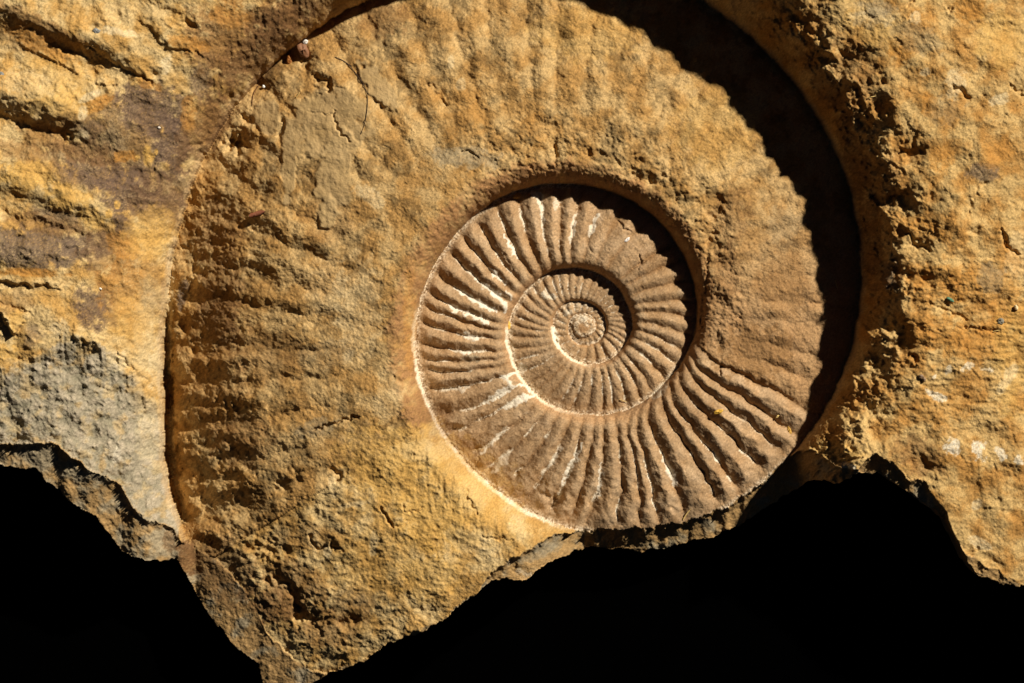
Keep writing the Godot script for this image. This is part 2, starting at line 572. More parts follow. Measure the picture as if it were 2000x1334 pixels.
				dirt = maxf(dirt, (1.0 - smoothstep(3.0, 13.0, e)) * smoothstep(-0.35, 0.25, speck + 0.4 * rough) * 0.75)
				var line := (1.0 - smoothstep(0.04, 0.12, minf(f, 1.0 - f))) * smoothstep(0.14, 0.3, t) * (1.0 - smoothstep(0.8, 0.95, t))
				dirt = maxf(dirt, line * smoothstep(0.0, 0.22, n_mid.get_noise_2d(u * 0.7 + 90.0, v * 0.7) + 0.12 + 0.12 * smoothstep(870.0, 890.0, T0) * (1.0 - smoothstep(980.0, 1000.0, T0))) * smoothstep(-0.5, 0.1, speck + rough))
				dirt *= (1.0 - smoothstep(1045.0, 1062.0, T0)) * (1.0 - smoothstep(700.0, 740.0, T0) * (1.0 - smoothstep(818.0, 828.0, T0)))
				R = lerpf(R, 238, dirt)
				G = lerpf(G, 218, dirt)
				B = lerpf(B, 184, dirt)
				# stone plugs where the early chambers broke open
			# white crust along the foot of the wall
			var crust := 0.0
			if T > 1240.0 and T < 1350.0:
				crust = smoothstep(1252.0, 1259.0, T) * (1.0 - smoothstep(1335.0, 1350.0, T)) * (1.0 - smoothstep(3.5, 7.0, d + 3.0 * rough))
			elif T > 890.0 and T < 1010.0:
				crust = smoothstep(897.0, 903.0, T) * (1.0 - smoothstep(950.0, 1000.0, T)) * (1.0 - smoothstep(3.5, 6.5, d + 3.0 * rough))
			elif T > 530.0 and T < 660.0:
				crust = smoothstep(536.0, 541.0, T) * (1.0 - smoothstep(615.0, 655.0, T)) * (1.0 - smoothstep(3.0, 6.0, d + 2.0 * rough))
			elif T > 1300.0 and T < 1660.0:
				# thin pale lip that runs along the outer seam
				var pale := (1.0 - smoothstep(5.0, 10.0, d + 3.0 * rough)) * 0.6
				R = lerpf(R, 206, pale)
				G = lerpf(G, 168, pale)
				B = lerpf(B, 116, pale)
			if crust > 0.02:
				h += 1.5 * crust
				R = lerpf(R, 248, crust)
				G = lerpf(G, 226, crust)
				B = lerpf(B, 190, crust)
				if crust > 0.5:
					c = CRUST + (0 if T < 700.0 else (1 if T < 1240.0 else 2))
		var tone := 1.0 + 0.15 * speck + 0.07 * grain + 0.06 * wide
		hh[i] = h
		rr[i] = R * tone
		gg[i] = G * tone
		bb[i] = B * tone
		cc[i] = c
	rows[j] = [hh, rr, gg, bb, cc]


func compute_rows() -> void:
	rows.resize(nv)
	var task := WorkerThreadPool.add_group_task(work_row, nv)
	WorkerThreadPool.wait_for_group_task_completion(task)
	for j in nv:
		H.append_array(rows[j][0])
		cr.append_array(rows[j][1])
		cg.append_array(rows[j][2])
		cb.append_array(rows[j][3])
		code.append_array(rows[j][4])
	rows.clear()


# ---- single marks, in units

func span(lo: float, hi: float, first: int, count: int) -> Vector2i:
	return Vector2i(clampi(first + int(lo / STEP), 0, count - 1), clampi(first + int(hi / STEP) + 1, 0, count - 1))


# a hollow (depth > 0) or a lump (depth < 0)
func dent(u: float, v: float, ru: float, rv: float, turn: float, depth: float) -> void:
	var c := cos(deg_to_rad(turn))
	var s := sin(deg_to_rad(turn))
	var reach := maxf(ru, rv) * 1.7
	var a := span(u - reach, u + reach, first_u, nu)
	var b := span(v - reach, v + reach, first_v, nv)
	for j in range(b.x, b.y + 1):
		for i in range(a.x, a.y + 1):
			var x := us[i] - u
			var y := vs[j] - v
			var p := (x * c + y * s) / ru
			var q := (y * c - x * s) / rv
			var w := p * p + q * q + 0.7 * n_warp.get_noise_2d(us[i] * 1.6, vs[j] * 1.6) + 0.3 * n_rough.get_noise_2d(us[i], vs[j])
			if w < 2.6 and vs[j] < lip[i]:
				H[j * nu + i] -= 0.8 * depth * exp(-1.6 * maxf(w, 0.0))


func paint(u: float, v: float, ru: float, rv: float, turn: float, color: Color, strength: float, ragged := 0.6) -> void:
	var c := cos(deg_to_rad(turn))
	var s := sin(deg_to_rad(turn))
	var reach := maxf(ru, rv) * 1.6
	var a := span(u - reach, u + reach, first_u, nu)
	var b := span(v - reach, v + reach, first_v, nv)
	var R := color.r * 255.0
	var G := color.g * 255.0
	var B := color.b * 255.0
	for j in range(b.x, b.y + 1):
		for i in range(a.x, a.y + 1):
			var x := us[i] - u
			var y := vs[j] - v
			var p := (x * c + y * s) / ru
			var q := (y * c - x * s) / rv
			var w := p * p + q * q
			if w > 2.5:
				continue
			w += ragged * (n_warp.get_noise_2d(us[i] * 1.1, vs[j] * 1.1) + 0.9 * n_rough.get_noise_2d(us[i], vs[j]) + 0.5 * n_grain.get_noise_2d(us[i], vs[j]))
			var m := strength * (1.0 - smoothstep(0.45, 1.15, w)) * clampf(0.98 + 0.5 * n_speck.get_noise_2d(us[i] + 300.0, vs[j]) + 0.4 * n_grain.get_noise_2d(us[i], vs[j] + 200.0), 0.2, 1.1)
			if m <= 0.0:
				continue
			var at := j * nu + i
			cr[at] = lerpf(cr[at], R * (1.0 + 0.1 * n_speck.get_noise_2d(us[i], vs[j])), m)
			cg[at] = lerpf(cg[at], G * (1.0 + 0.1 * n_speck.get_noise_2d(us[i], vs[j])), m)
			cb[at] = lerpf(cb[at], B * (1.0 + 0.1 * n_speck.get_noise_2d(us[i], vs[j])), m)


func way(list: Array) -> PackedVector2Array:
	var p := PackedVector2Array()
	for k in range(0, list.size(), 2):
		p.append(Vector2(list[k], list[k + 1]))
	return p


# Distance to a line, its side (positive above and to the right when it runs left to right) and how far along (0..1), for all grid points within reach.
func along(list: Array, reach: float) -> Array:
	var p := way(list)
	var lo := p[0]
	var hi := p[0]
	for q in p:
		lo = lo.min(q)
		hi = hi.max(q)
	var a := span(lo.x - reach, hi.x + reach, first_u, nu)
	var b := span(lo.y - reach, hi.y + reach, first_v, nv)
	var found := []
	for j in range(b.x, b.y + 1):
		for i in range(a.x, a.y + 1):
			var at := Vector2(us[i], vs[j])
			at += Vector2(n_warp.get_noise_2d(at.x * 2.2, at.y * 2.2), n_warp.get_noise_2d(at.x * 2.2 + 70.0, at.y * 2.2)) * 6.0
			var best := 1e9
			var side := 0.0
			var part := 0.0
			for k in p.size() - 1:
				var d := p[k + 1] - p[k]
				var f := clampf((at - p[k]).dot(d) / d.length_squared(), 0.0, 1.0)
				var off := at - p[k] - d * f
				var l := off.length()
				if l < best:
					best = l
					side = -signf(d.cross(off))
					part = (k + f) / (p.size() - 1)
			if best < reach:
				found.append([j * nu + i, best, side, part])
	return found


# a step in the rock: the side above the line stands higher by «rise» and sinks back over «length»
func step_edge(list: Array, rise: float, length: float, soft: float) -> void:
	for q in along(list, length * 2.2):
		var s: float = q[1] * q[2]
		var ends := smoothstep(0.0, 0.12, q[3]) * smoothstep(0.0, 0.18, 1.0 - q[3]) if list[0] > 4 else smoothstep(0.0, 0.18, 1.0 - q[3])
		H[q[0]] += ends * rise * smoothstep(-soft, soft, s) * exp(-pow(maxf(s, 0.0) / length, 1.3))


func crack(list: Array, depth: float, width: float) -> void:
	for q in along(list, width * 3.0):
		var w: float = q[1] / (width * (0.6 + 0.4 * sin(PI * q[3])))
		if H[q[0]] > 0.0:
			H[q[0]] -= depth * exp(-w * w)


func chalk(list: Array, thin: float, strength := 0.95) -> void:
	var width := thin * 1.45
	for q in along(list, width * 1.6):
		var at: int = q[0]
		var i := at % nu
		var j := at / nu
		var m := strength * (1.0 - smoothstep(0.6, 1.1, q[1] / (width * (0.35 + 0.65 * sin(PI * clampf(q[3], 0.05, 0.95)))) + 0.5 * n_grain.get_noise_2d(us[i], vs[j])))
		cr[at] = lerpf(cr[at], 252.0, m)
		cg[at] = lerpf(cg[at], 236.0, m)
		cb[at] = lerpf(cb[at], 206.0, m)
		if m > 0.5:
			H[at] += 0.8
			code[at] = 400 + veins
	veins += 1


# trowelled clay: smooths what lies under it
func clay(u: float, v: float, ru: float, rv: float, turn: float, rise: float) -> void:
	var c := cos(deg_to_rad(turn))
	var s := sin(deg_to_rad(turn))
	var reach := maxf(ru, rv) * 1.4
	var a := span(u - reach, u + reach, first_u, nu)
	var b := span(v - reach, v + reach, first_v, nv)
	var before := H.duplicate()
	for j in range(b.x, b.y + 1):
		for i in range(a.x, a.y + 1):
			var x := us[i] - u
			var y := vs[j] - v
			var p := (x * c + y * s) / ru
			var q := (y * c - x * s) / rv
			var w := p * p + q * q + 0.55 * n_warp.get_noise_2d(us[i], vs[j]) + 0.3 * n_rough.get_noise_2d(us[i], vs[j])
			var m := 1.0 - smoothstep(0.6, 1.0, w)
			if m <= 0.0:
				continue
			var at := j * nu + i
			var mean := 0.0
			for dj in [-12, -6, 0, 6, 12]:
				for di in [-12, -6, 0, 6, 12]:
					mean += before[at + dj * nu + di]
			mean /= 25.0
			H[at] = lerpf(H[at], mean + 0.6 * rise + 0.25 * n_grain.get_noise_2d(us[i], vs[j]) + 2.4 * n_mid.get_noise_2d(us[i] * 1.3, vs[j] * 1.3), m)
			cr[at] = lerpf(cr[at], 202.0 + 12.0 * n_mid.get_noise_2d(us[i], vs[j]), 0.85 * m)
			cg[at] = lerpf(cg[at], 165.0 + 12.0 * n_mid.get_noise_2d(us[i], vs[j]), 0.85 * m)
			cb[at] = lerpf(cb[at], 106.0 + 12.0 * n_mid.get_noise_2d(us[i], vs[j]), 0.85 * m)
			if m > 0.5:
				code[at] = CLAY


func shade(r: int, g: int, b: int) -> Color:
	return Color(r / 255.0, g / 255.0, b / 255.0)


func add_features() -> void:
	var plum := shade(112, 88, 70)
	var dusk := shade(118, 96, 76)
	var brown := shade(150, 106, 58)
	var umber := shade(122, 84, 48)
	var orange := shade(204, 136, 54)
	var gold := shade(222, 168, 78)
	var pale := shade(232, 206, 154)
	var white := shade(240, 224, 192)
	var grey := shade(156, 140, 110)
	# folds and broken layers, upper left
	step_edge([0, 22, 70, 55, 140, 88, 200, 112, 265, 150, 305, 152], 7, 60, 9)
	step_edge([0, 215, 50, 238, 105, 248, 130, 270, 165, 290], 8, 60, 8)
	step_edge([0, 402, 40, 424, 90, 432, 150, 452, 185, 470], 7, 50, 8)
	step_edge([0, 548, 45, 556, 110, 560, 128, 566], 9, 40, 4)
	step_edge([20, 80, 90, 112, 130, 132, 165, 150], 6, 40, 3)
	step_edge([255, 30, 300, 58, 318, 84, 345, 98, 375, 98, 400, 112, 430, 128], 5, 45, 2.5)
	step_edge([190, 165, 215, 172, 245, 160], 5, 30, 3)
	step_edge([140, 660, 180, 668, 200, 682], 7, 30, 2.5)
	step_edge([0, 606, 14, 622, 26, 650, 34, 655], 16, 22, 3)
	dent(330, 26, 46, 10, 25, 7.2)
	dent(372, 48, 24, 8, 30, 9.6)
	dent(302, 147, 14, 8, 30, 10.4)
	dent(378, 281, 14, 8, 0, 11.2)
	dent(446, 186, 6, 14, 15, 12)
	dent(130, 262, 24, 14, 35, 11.2)
	dent(55, 250, 40, 8, 25, 6.4)
	dent(165, 765, 40, 14, -15, 8)
	dent(100, 715, 60, 14, 10, 4)
	dent(225, 765, 16, 10, 0, 6)
	dent(60, 660, 20, 22, 0, -7)
	# worn outer side of the smooth whorl
	dent(455, 276, 25, 21, 15, 40)
	dent(492, 238, 34, 12, 28, 13)
	dent(546, 250, 9, 26, 0, 14)
	dent(552, 112, 14, 8, -40, 14)
	dent(596, 108, 12, 22, 10, 16)
	dent(618, 148, 14, 12, 0, 10)
	dent(505, 165, 30, 14, 20, 8)
	dent(640, 165, 6, 20, -20, 7)
	dent(396, 375, 34, 20, 0, 6)
	dent(360, 430, 18, 30, 0, 6)
	dent(368, 520, 14, 40, 0, 10)
	dent(376, 585, 24, 18, 0, 7)
	dent(352, 640, 12, 26, 0, 9)
	dent(372, 690, 8, 26, 5, 9)
	dent(392, 660, 22, 10, 0, 4.5)
	dent(420, 480, 60, 10, 0, 5)
	dent(470, 545, 60, 9, 0, 4)
	dent(440, 790, 60, 16, 0, 4.5)
	dent(400, 880, 60, 18, 10, 5)
	dent(450, 930, 80, 14, -10, 4.5)
	dent(545, 950, 26, 14, 0, 8)
	dent(520, 1075, 40, 26, 0, 10)
	dent(545, 1140, 40, 18, 30, 13)
	dent(600, 1210, 40, 26, 20, 14)
	dent(575, 1180, 14, 22, 0, 10)
	dent(680, 1215, 30, 14, 0, 9)
	dent(660, 925, 18, 24, 20, 8)
	dent(830, 1195, 30, 18, -30, 7)
	# roughness along the shadowed shoulder and the right-hand whorl
	dent(1405, 400, 22, 34, 20, 12)
	dent(1395, 480, 18, 40, 0, 11)
	dent(1160, 300, 40, 12, 10, 9)
	dent(1250, 345, 40, 14, 20, 10)
	dent(1725, 166, 30, 9, -12, 7.8)
	dent(1655, 185, 26, 26, 0, 9.8)
	dent(1640, 100, 14, 40, 10, 6.8)
	dent(1700, 140, 40, 12, 40, 4.9)
	dent(1770, 300, 34, 36, 0, 13.6)
	dent(1800, 296, 18, 26, 0, -5.8)
	dent(1760, 390, 44, 16, 0, 9.8)
	dent(1700, 425, 24, 20, 0, 6.8)
	dent(1720, 480, 20, 30, 0, 8.8)
	dent(1812, 385, 5, 26, 0, 4.9)
	dent(1895, 455, 14, 12, 0, 7.8)
	dent(1912, 450, 14, 16, 0, -3.4)
	dent(1882, 390, 9, 30, -15, 3.9)
	dent(1745, 520, 12, 24, 0, 7.8)
	dent(1725, 590, 12, 30, 0, -5.8)
	dent(1745, 655, 10, 40, -10, -6.8)
	dent(1690, 720, 8, 26, 30, -4.9)
	dent(1730, 720, 22, 12, 40, 5.8)
	dent(1660, 800, 26, 12, 50, 5.4)
	dent(1700, 840, 30, 9, 60, 4.9)
	dent(1790, 896, 46, 20, 35, 8.3)
	dent(1820, 930, 20, 14, 0, 3.9)
	dent(1970, 920, 40, 18, 10, 4.4)
	dent(1960, 990, 34, 12, 40, 4.4)
	dent(1930, 1090, 50, 9, 30, 3.9)
	dent(1085, 985, 14, 20, 0, 10)
	dent(1070, 968, 22, 9, 20, 8)
	dent(1320, 1000, 24, 8, 30, 6)
	dent(1112, 602, 8, 10, 0, -4)
	# stains, and a few umber patches that paint in shade
	for s in [[260, 270, 110, 90, 20, 0.45], [310, 360, 60, 60, 0, 0.4], [130, 300, 50, 24, 10, 0.4], [300, 215, 78, 58, 20, 0.75], [335, 280, 40, 62, 0, 0.8], [215, 345, 100, 32, 12, 0.75], [255, 385, 70, 44, 20, 0.8], [150, 350, 60, 20, 15, 0.5], [330, 400, 30, 30, 0, 0.5], [190, 600, 46, 42, 30, 0.8], [240, 440, 20, 34, -20, 0.8], [395, 150, 24, 60, 10, 0.6], [160, 245, 50, 24, 20, 0.4], [120, 430, 60, 20, 15, 0.6]]:
		paint(s[0], s[1], s[2], s[3], s[4], plum, s[5])
	for s in [[60, 485, 140, 44, 3, 0.85], [180, 478, 62, 26, 0, 0.8], [1740, 540, 22, 36, 0, 0.8], [1912, 340, 40, 20, -5, 0.7], [350, 575, 12, 32, 10, 0.9], [60, 655, 30, 26, 0, 0.5]]:
		paint(s[0], s[1], s[2], s[3], s[4], dusk, s[5])
	for s in [[440, 80, 80, 80, 0, 0.75], [540, 45, 70, 60, -40, 0.8], [640, 10, 60, 30, -20, 0.6], [420, 230, 24, 70, 25, 0.5], [40, 70, 90, 30, 25, 0.4], [170, 300, 60, 24, 20, 0.5], [60, 300, 70, 20, 10, 0.5], [100, 440, 90, 20, 10, 0.5], [420, 440, 60, 70, 0, 0.5], [415, 700, 70, 190, 0, 0.45], [520, 700, 70, 60, 0, 0.35], [560, 1160, 90, 70, 0, 0.55], [640, 1230, 70, 40, 0, 0.5], [745, 30, 60, 40, 0, 0.5], [470, 860, 70, 60, 0, 0.5], [600, 1050, 80, 30, 0, 0.3], [95, 270, 60, 30, 20, 0.6], [90, 60, 110, 20, 27, 0.6], [1480, 690, 80, 60, 0, 0.6], [1530, 560, 50, 80, 0, 0.4], [1660, 160, 50, 90, -10, 0.45], [1700, 350, 60, 60, 0, 0.4], [1790, 890, 60, 34, 35, 0.55], [640, 430, 50, 60, 0, 0.3], [1230, 420, 60, 40, 0, 0.3], [1290, 560, 40, 90, 0, 0.25]]:
		paint(s[0], s[1], s[2], s[3], s[4], brown, s[5])
	for s in [[260, 560, 64, 90, 0, 0.3], [215, 490, 60, 50, 0, 0.4], [30, 590, 40, 24, 0, 0.3], [358, 1088, 22, 44, -15, 0.8], [330, 1060, 16, 30, 0, 0.5], [500, 100, 125, 46, -42, 0.6], [390, 250, 36, 90, 30, 0.55], [300, 400, 60, 60, 0, 0.4], [560, 30, 70, 40, -30, 0.6], [200, 300, 70, 26, 15, 0.4], [430, 560, 50, 120, 0, 0.35], [1665, 300, 24, 110, -18, 0.5], [1702, 470, 22, 120, -4, 0.5], [1610, 170, 20, 90, -35, 0.4], [430, 1110, 60, 90, -30, 0.4], [540, 1190, 50, 40, 0, 0.5], [690, 1180, 50, 40, 0, 0.35], [420, 620, 50, 60, 0, 0.35], [1430, 420, 40, 60, 10, 0.35], [1420, 530, 30, 60, 0, 0.4], [1330, 790, 60, 50, 0, 0.25], [850, 830, 40, 60, 0, 0.35], [905, 890, 50, 40, 0, 0.25]]:  # umber stains; also shade painted on lower-left wedge and mottled right recess wall
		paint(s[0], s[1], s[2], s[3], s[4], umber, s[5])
	for s in [[190, 205, 34, 16, -25, 0.8], [370, 88, 44, 16, 12, 0.7], [80, 88, 76, 20, 27, 0.7], [370, 220, 16, 42, 10, 0.6], [62, 533, 72, 9, 2, 0.8], [245, 480, 40, 24, 20, 0.6], [240, 560, 50, 60, 0, 0.5], [246, 306, 24, 14, 0, 0.8], [290, 165, 36, 10, 20, 0.6], [450, 30, 40, 30, 0, 0.5], [1755, 100, 30, 34, 0, 0.8], [1885, 20, 34, 28, 0, 0.7], [1805, 205, 20, 26, 0, 0.7], [1850, 555, 120, 36, 5, 0.65], [1955, 580, 36, 60, 0, 0.55], [1880, 660, 110, 46, 5, 0.65], [1832, 310, 26, 34, 0, 0.6], [1800, 450, 50, 22, 20, 0.6], [1060, 255, 50, 40, 0, 0.3], [900, 225, 60, 60, 0, 0.3], [800, 620, 14, 110, 0, 0.35], [1830, 790, 60, 40, 0, 0.4], [60, 340, 14, 40, 0, 0.2], [1700, 640, 20, 60, 0, 0.6], [1940, 300, 40, 30, -30, 0.5]]:
		paint(s[0], s[1], s[2], s[3], s[4], orange, s[5])
	for s in [[860, 960, 170, 120, 25, 0.4], [740, 1090, 120, 70, -20, 0.35], [60, 345, 62, 30, 5, 0.8], [135, 388, 48, 28, 10, 0.75], [182, 428, 24, 24, 0, 0.7], [290, 455, 46, 60, 20, 0.6], [290, 306, 11, 24, -5, 0.95], [271, 308, 5, 6, 0, 0.9], [305, 297, 4, 6, 0, 0.9], [231, 400, 6, 9, 0, 0.9], [215, 418, 8, 10, 0, 0.9], [320, 625, 8, 60, 0, 0.3], [250, 620, 46, 50, 0, 0.4], [760, 905, 110, 80, 20, 0.5], [850, 1020, 90, 56, 25, 0.6], [840, 1130, 70, 50, 0, 0.5], [120, 200, 70, 40, 10, 0.4], [100, 160, 90, 50, 15, 0.35], [1150, 60, 120, 60, 0, 0.3], [1400, 250, 90, 90, 0, 0.3], [1950, 80, 60, 60, 0, 0.5], [1970, 700, 40, 120, 0, 0.5], [1700, 60, 70, 40, 20, 0.4], [1630, 880, 50, 20, 10, 0.5], [40, 640, 20, 40, 0, 0.6], [10, 690, 30, 20, 0, 0.6]]:
		paint(s[0], s[1], s[2], s[3], s[4], gold, s[5])
	for s in [[182, 190, 30, 9, -25, 0.7], [326, 126, 12, 20, 20, 0.7], [235, 66, 44, 9, 8, 0.7], [165, 222, 10, 16, 0, 0.7], [165, 265, 14, 10, 0, 0.6], [280, 650, 20, 110, 4, 0.25], [322, 620, 8, 150, 3, 0.6], [230, 705, 20, 20, 0, 0.6], [290, 850, 30, 70, 0, 0.4], [120, 640, 20, 22, 0, 0.6], [60, 165, 60, 30, 10, 0.4], [720, 380, 40, 16, 35, 0.5], [1860, 165, 22, 36, 20, 0.6], [1945, 198, 26, 12, -10, 0.7], [1700, 40, 50, 20, 0, 0.5], [1780, 40, 12, 14, 0, 0.6], [1800, 145, 12, 8, -30, 0.7], [1910, 1060, 28, 12, 20, 0.7], [1905, 985, 12, 12, 0, 0.7], [1960, 740, 14, 34, 35, 0.6], [1985, 500, 30, 60, 0, 0.3], [830, 880, 60, 24, 0, 0.3], [640, 560, 40, 70, 0, 0.3], [730, 1060, 10, 26, 10, 0.5], [640, 1080, 8, 14, 0, 0.6], [930, 1060, 60, 30, 25, 0.35], [700, 600, 50, 110, 0, 0.3], [760, 780, 30, 60, 0, 0.3], [690, 985, 26, 6, -10, 0.4], [650, 950, 10, 20, 0, 0.4], [900, 165, 10, 14, 0, 0.5], [880, 120, 8, 16, 20, 0.5], [326, 900, 8, 110, -2, 0.35], [300, 720, 14, 60, 4, 0.5]]:
		paint(s[0], s[1], s[2], s[3], s[4], pale, s[5])
	for s in [[1846, 722, 16, 6, -45, 0.7], [1880, 720, 14, 7, -35, 0.7], [1925, 722, 14, 5, 10, 0.7], [1824, 772, 26, 8, 22, 0.85], [1855, 872, 14, 18, -15, 0.9], [1905, 882, 15, 20, 10, 0.9], [1952, 885, 14, 13, 0, 0.8], [1992, 898, 16, 10, 0, 0.8], [1650, 908, 15, 5, 12, 0.85], [1818, 735, 5, 5, 0, 0.8], [228, 890, 8, 18, 10, 0.5], [1072, 578, 12, 8, 20, 0.8], [1128, 600, 6, 10, 30, 0.7], [1112, 608, 10, 6, 0, 0.6], [1140, 622, 14, 5, 0, 0.7], [1090, 660, 6, 10, 0, 0.6], [1087, 395, 6, 14, 0, 0.7], [1052, 378, 12, 5, 30, 0.7], [1290, 765, 16, 8, -50, 0.6], [1002, 690, 8, 16, 0, 0.5], [1020, 720, 8, 14, 30, 0.6]]:
		paint(s[0], s[1], s[2], s[3], s[4], white, s[5], 1.25)
	for s in [[905, 308, 80, 24, 5, 0.6], [620, 835, 44, 18, -15, 0.5], [1530, 440, 40, 40, 0, 0.25], [640, 690, 60, 30, 0, 0.3], [1700, 20, 40, 20, 0, 0.5], [1930, 545, 30, 34, 0, 0.5], [920, 700, 20, 8, 0, 0.6], [1840, 220, 40, 30, 0, 0.3], [1780, 80, 60, 30, 20, 0.35], [1060, 1078, 50, 16, -25, 0.6]]:
		paint(s[0], s[1], s[2], s[3], s[4], grey, s[5])
	# clay smeared over the worn top left
	clay(640, 240, 92, 78, -20, 4)
	clay(655, 340, 40, 100, 8, 4)
	clay(735, 165, 24, 60, -35, 4)
	clay(560, 320, 16, 80, 0, 3)
	clay(640, 415, 22, 36, 0, 4)
	clay(520, 225, 34, 40, 0, 2)
	# chalky veins
	chalk([1043, 772, 1010, 782, 985, 798], 6)
	chalk([1020, 752, 1000, 756, 982, 765, 960, 780, 946, 787], 5)
	chalk([998, 758, 992, 742, 978, 735], 3.5)
	chalk([1010, 730, 990, 735, 976, 738], 3.5)
	chalk([992, 834, 974, 850, 960, 868, 935, 890], 4, 0.7)
	chalk([991, 888, 980, 905, 962, 925], 6, 0.5)
	chalk([1096, 872, 1090, 885, 1075, 910, 1055, 935], 4, 0.6)
	chalk([1138, 868, 1128, 890, 1110, 925, 1098, 948], 4)
	chalk([1176, 905, 1172, 940, 1168, 975], 3, 0.8)
	chalk([1300, 900, 1312, 925, 1322, 950], 6, 0.8)
	chalk([1394, 884, 1404, 900], 4, 0.8)
	chalk([953, 523, 970, 538, 984, 553], 4.5)
	chalk([930, 545, 950, 560, 975, 580, 988, 600, 987, 606], 4.5)
	chalk([885, 562, 920, 582, 950, 600, 972, 611], 4.5)
	chalk([880, 598, 890, 603, 896, 606], 6)
	chalk([906, 610, 930, 622, 955, 632], 4)
	chalk([896, 652, 915, 656, 934, 661], 5)
	chalk([903, 689, 912, 688, 920, 687], 5)
	chalk([958, 525, 964, 533, 971, 541], 3)
	chalk([985, 455, 1000, 485, 1010, 500], 3.5)
	chalk([1040, 375, 1052, 385, 1058, 410, 1062, 450], 4, 0.8)
	chalk([1040, 1128, 1010, 1112], 5, 0.4)
	chalk([1124, 418, 1120, 440, 1115, 470], 4, 0.8)
	chalk([1168, 418, 1160, 440, 1150, 462], 4, 0.8)
	chalk([992, 570, 994, 576, 998, 582], 4)
	chalk([895, 762, 905, 762, 914, 758], 4, 0.6)
	chalk([1081, 640, 1085, 655, 1094, 675], 3.5)
	# cracks
	crack([650, 215, 655, 240, 662, 255, 682, 275], 6, 2.2)
	crack([600, 217, 625, 217, 650, 226], 3, 1.8)
	crack([620, 150, 640, 155, 640, 175], 8, 4)
	crack([745, 992, 755, 1010, 768, 1030], 9, 3)
	crack([768, 1030, 800, 1018], 3, 2)
	crack([606, 1045, 612, 1065, 622, 1073, 640, 1068], 8, 3)
	crack([645, 1064, 655, 1072, 668, 1074], 8, 3)
	crack([910, 952, 912, 968, 922, 985, 935, 1005], 6, 2)
	crack([785, 985, 795, 998, 815, 998, 825, 990], 4, 2)
	crack([943, 1045, 960, 1049, 1000, 1055], 4, 2)
	crack([610, 840, 650, 828, 690, 815, 705, 811], 7, 2.6)
	crack([655, 920, 662, 930, 660, 940], 8, 4)
	crack([900, 298, 915, 296, 935, 308], 6, 2.5)
	crack([1208, 432, 1225, 448, 1236, 456], 4, 2)
	crack([1252, 500, 1252, 515, 1250, 525], 5, 2)
	crack([1085, 330, 1086, 300, 1084, 275], 5, 3)
	crack([1370, 640, 1380, 560, 1384, 500], 4, 3)
	crack([1412, 712, 1406, 735], 8, 3)
	crack([1640, 905, 1665, 896, 1680, 888], 7, 3)
	crack([1610, 888, 1630, 892, 1650, 888], 5, 2.5)
	crack([1965, 165, 1975, 178, 1995, 190], 6, 3)
	crack([1855, 172, 1870, 182, 1885, 196], 8, 5)
	crack([1930, 240, 1965, 225, 2000, 200], 4, 2)
	crack([1880, 430, 1905, 365, 1920, 355], 4, 2.5)
	crack([1950, 450, 1960, 485, 1985, 500], 8, 4)
	crack([1770, 460, 1790, 480, 1812, 490], 10, 5)
	crack([1880, 640, 1920, 645, 1940, 648], 5, 3)
	crack([1800, 590, 1850, 610, 1880, 622], 4, 3)
	crack([1765, 20, 1775, 8], 6, 3)
	crack([1767, 50, 1772, 28], 4, 2)
	crack([1845, 20, 1850, 26], 6, 4)
	crack([1780, 690, 1784, 712], 8, 4)
	crack([835, 160, 850, 180, 870, 205], 6, 5)
	crack([1690, 420, 1696, 450, 1700, 480], 6, 5)
	crack([1425, 715, 1440, 730, 1470, 740], 4, 4)
	crack([180, 95, 230, 130, 300, 165], 5, 4)
	crack([0, 590, 30, 600, 60, 612], 5, 4)
	crack([230, 690, 270, 735, 300, 760], 4, 4)


func settle_points() -> void:
	points.resize(nu * nv)
	normals.resize(nu * nv)
	for j in nv:
		for i in nu:
			var at := j * nu + i
			var u := us[i]
			var v := vs[j]
			var h := H[at]
			if v > outline[i]:
				var over := 0
				while over < 3 and j - 1 - over >= 0 and vs[j - 1 - over] > outline[i]:
					over += 1
				v = outline[i]
				var base := lip_height[i] - lip_fall[i] - lip_slope[i] * (outline[i] - lip[i])
				h = maxf(base, 6.0)
				if over == 1:
					v -= 2.0
					h = maxf(base * 0.5, 0.0)
				elif over > 1:
					v -= 3.0
					h = 0.0
			elif i == 0 or j == 0 or i == nu - 1:
				h = 0.0
				u += 40.0 * n_wide.get_noise_2d(v * 2.0, 40.0) if j > 0 else 0.0
				v += 40.0 * n_wide.get_noise_2d(u * 2.0, 80.0) if j == 0 else 0.0
			points[at] = Vector3((u - 1000.0) * UNIT, h * UNIT, (v - 667.0) * UNIT)
	rows.resize(nv)
	var task := WorkerThreadPool.add_group_task(normal_row, nv)
	WorkerThreadPool.wait_for_group_task_completion(task)
	normals.resize(0)
	for j in nv:
		normals.append_array(rows[j])
	rows.clear()


func normal_row(j: int) -> void:
	var list := PackedVector3Array()
	list.resize(nu)
	var j0 := maxi(j - 1, 0) * nu
	var j1 := mini(j + 1, nv - 1) * nu
	for i in nu:
		var across := points[j * nu + mini(i + 1, nu - 1)] - points[j * nu + maxi(i - 1, 0)]
		var down := points[j1 + i] - points[j0 + i]
		var n := down.cross(across)
		list[i] = n.normalized() if n.length_squared() > 1e-16 else Vector3(0, 0.5, 0.86)
	rows[j] = list


func linear(x: float) -> float:
	var c := clampf(x / 255.0, 0.0, 1.0)
	return 0.82 * pow(c, 2.25)


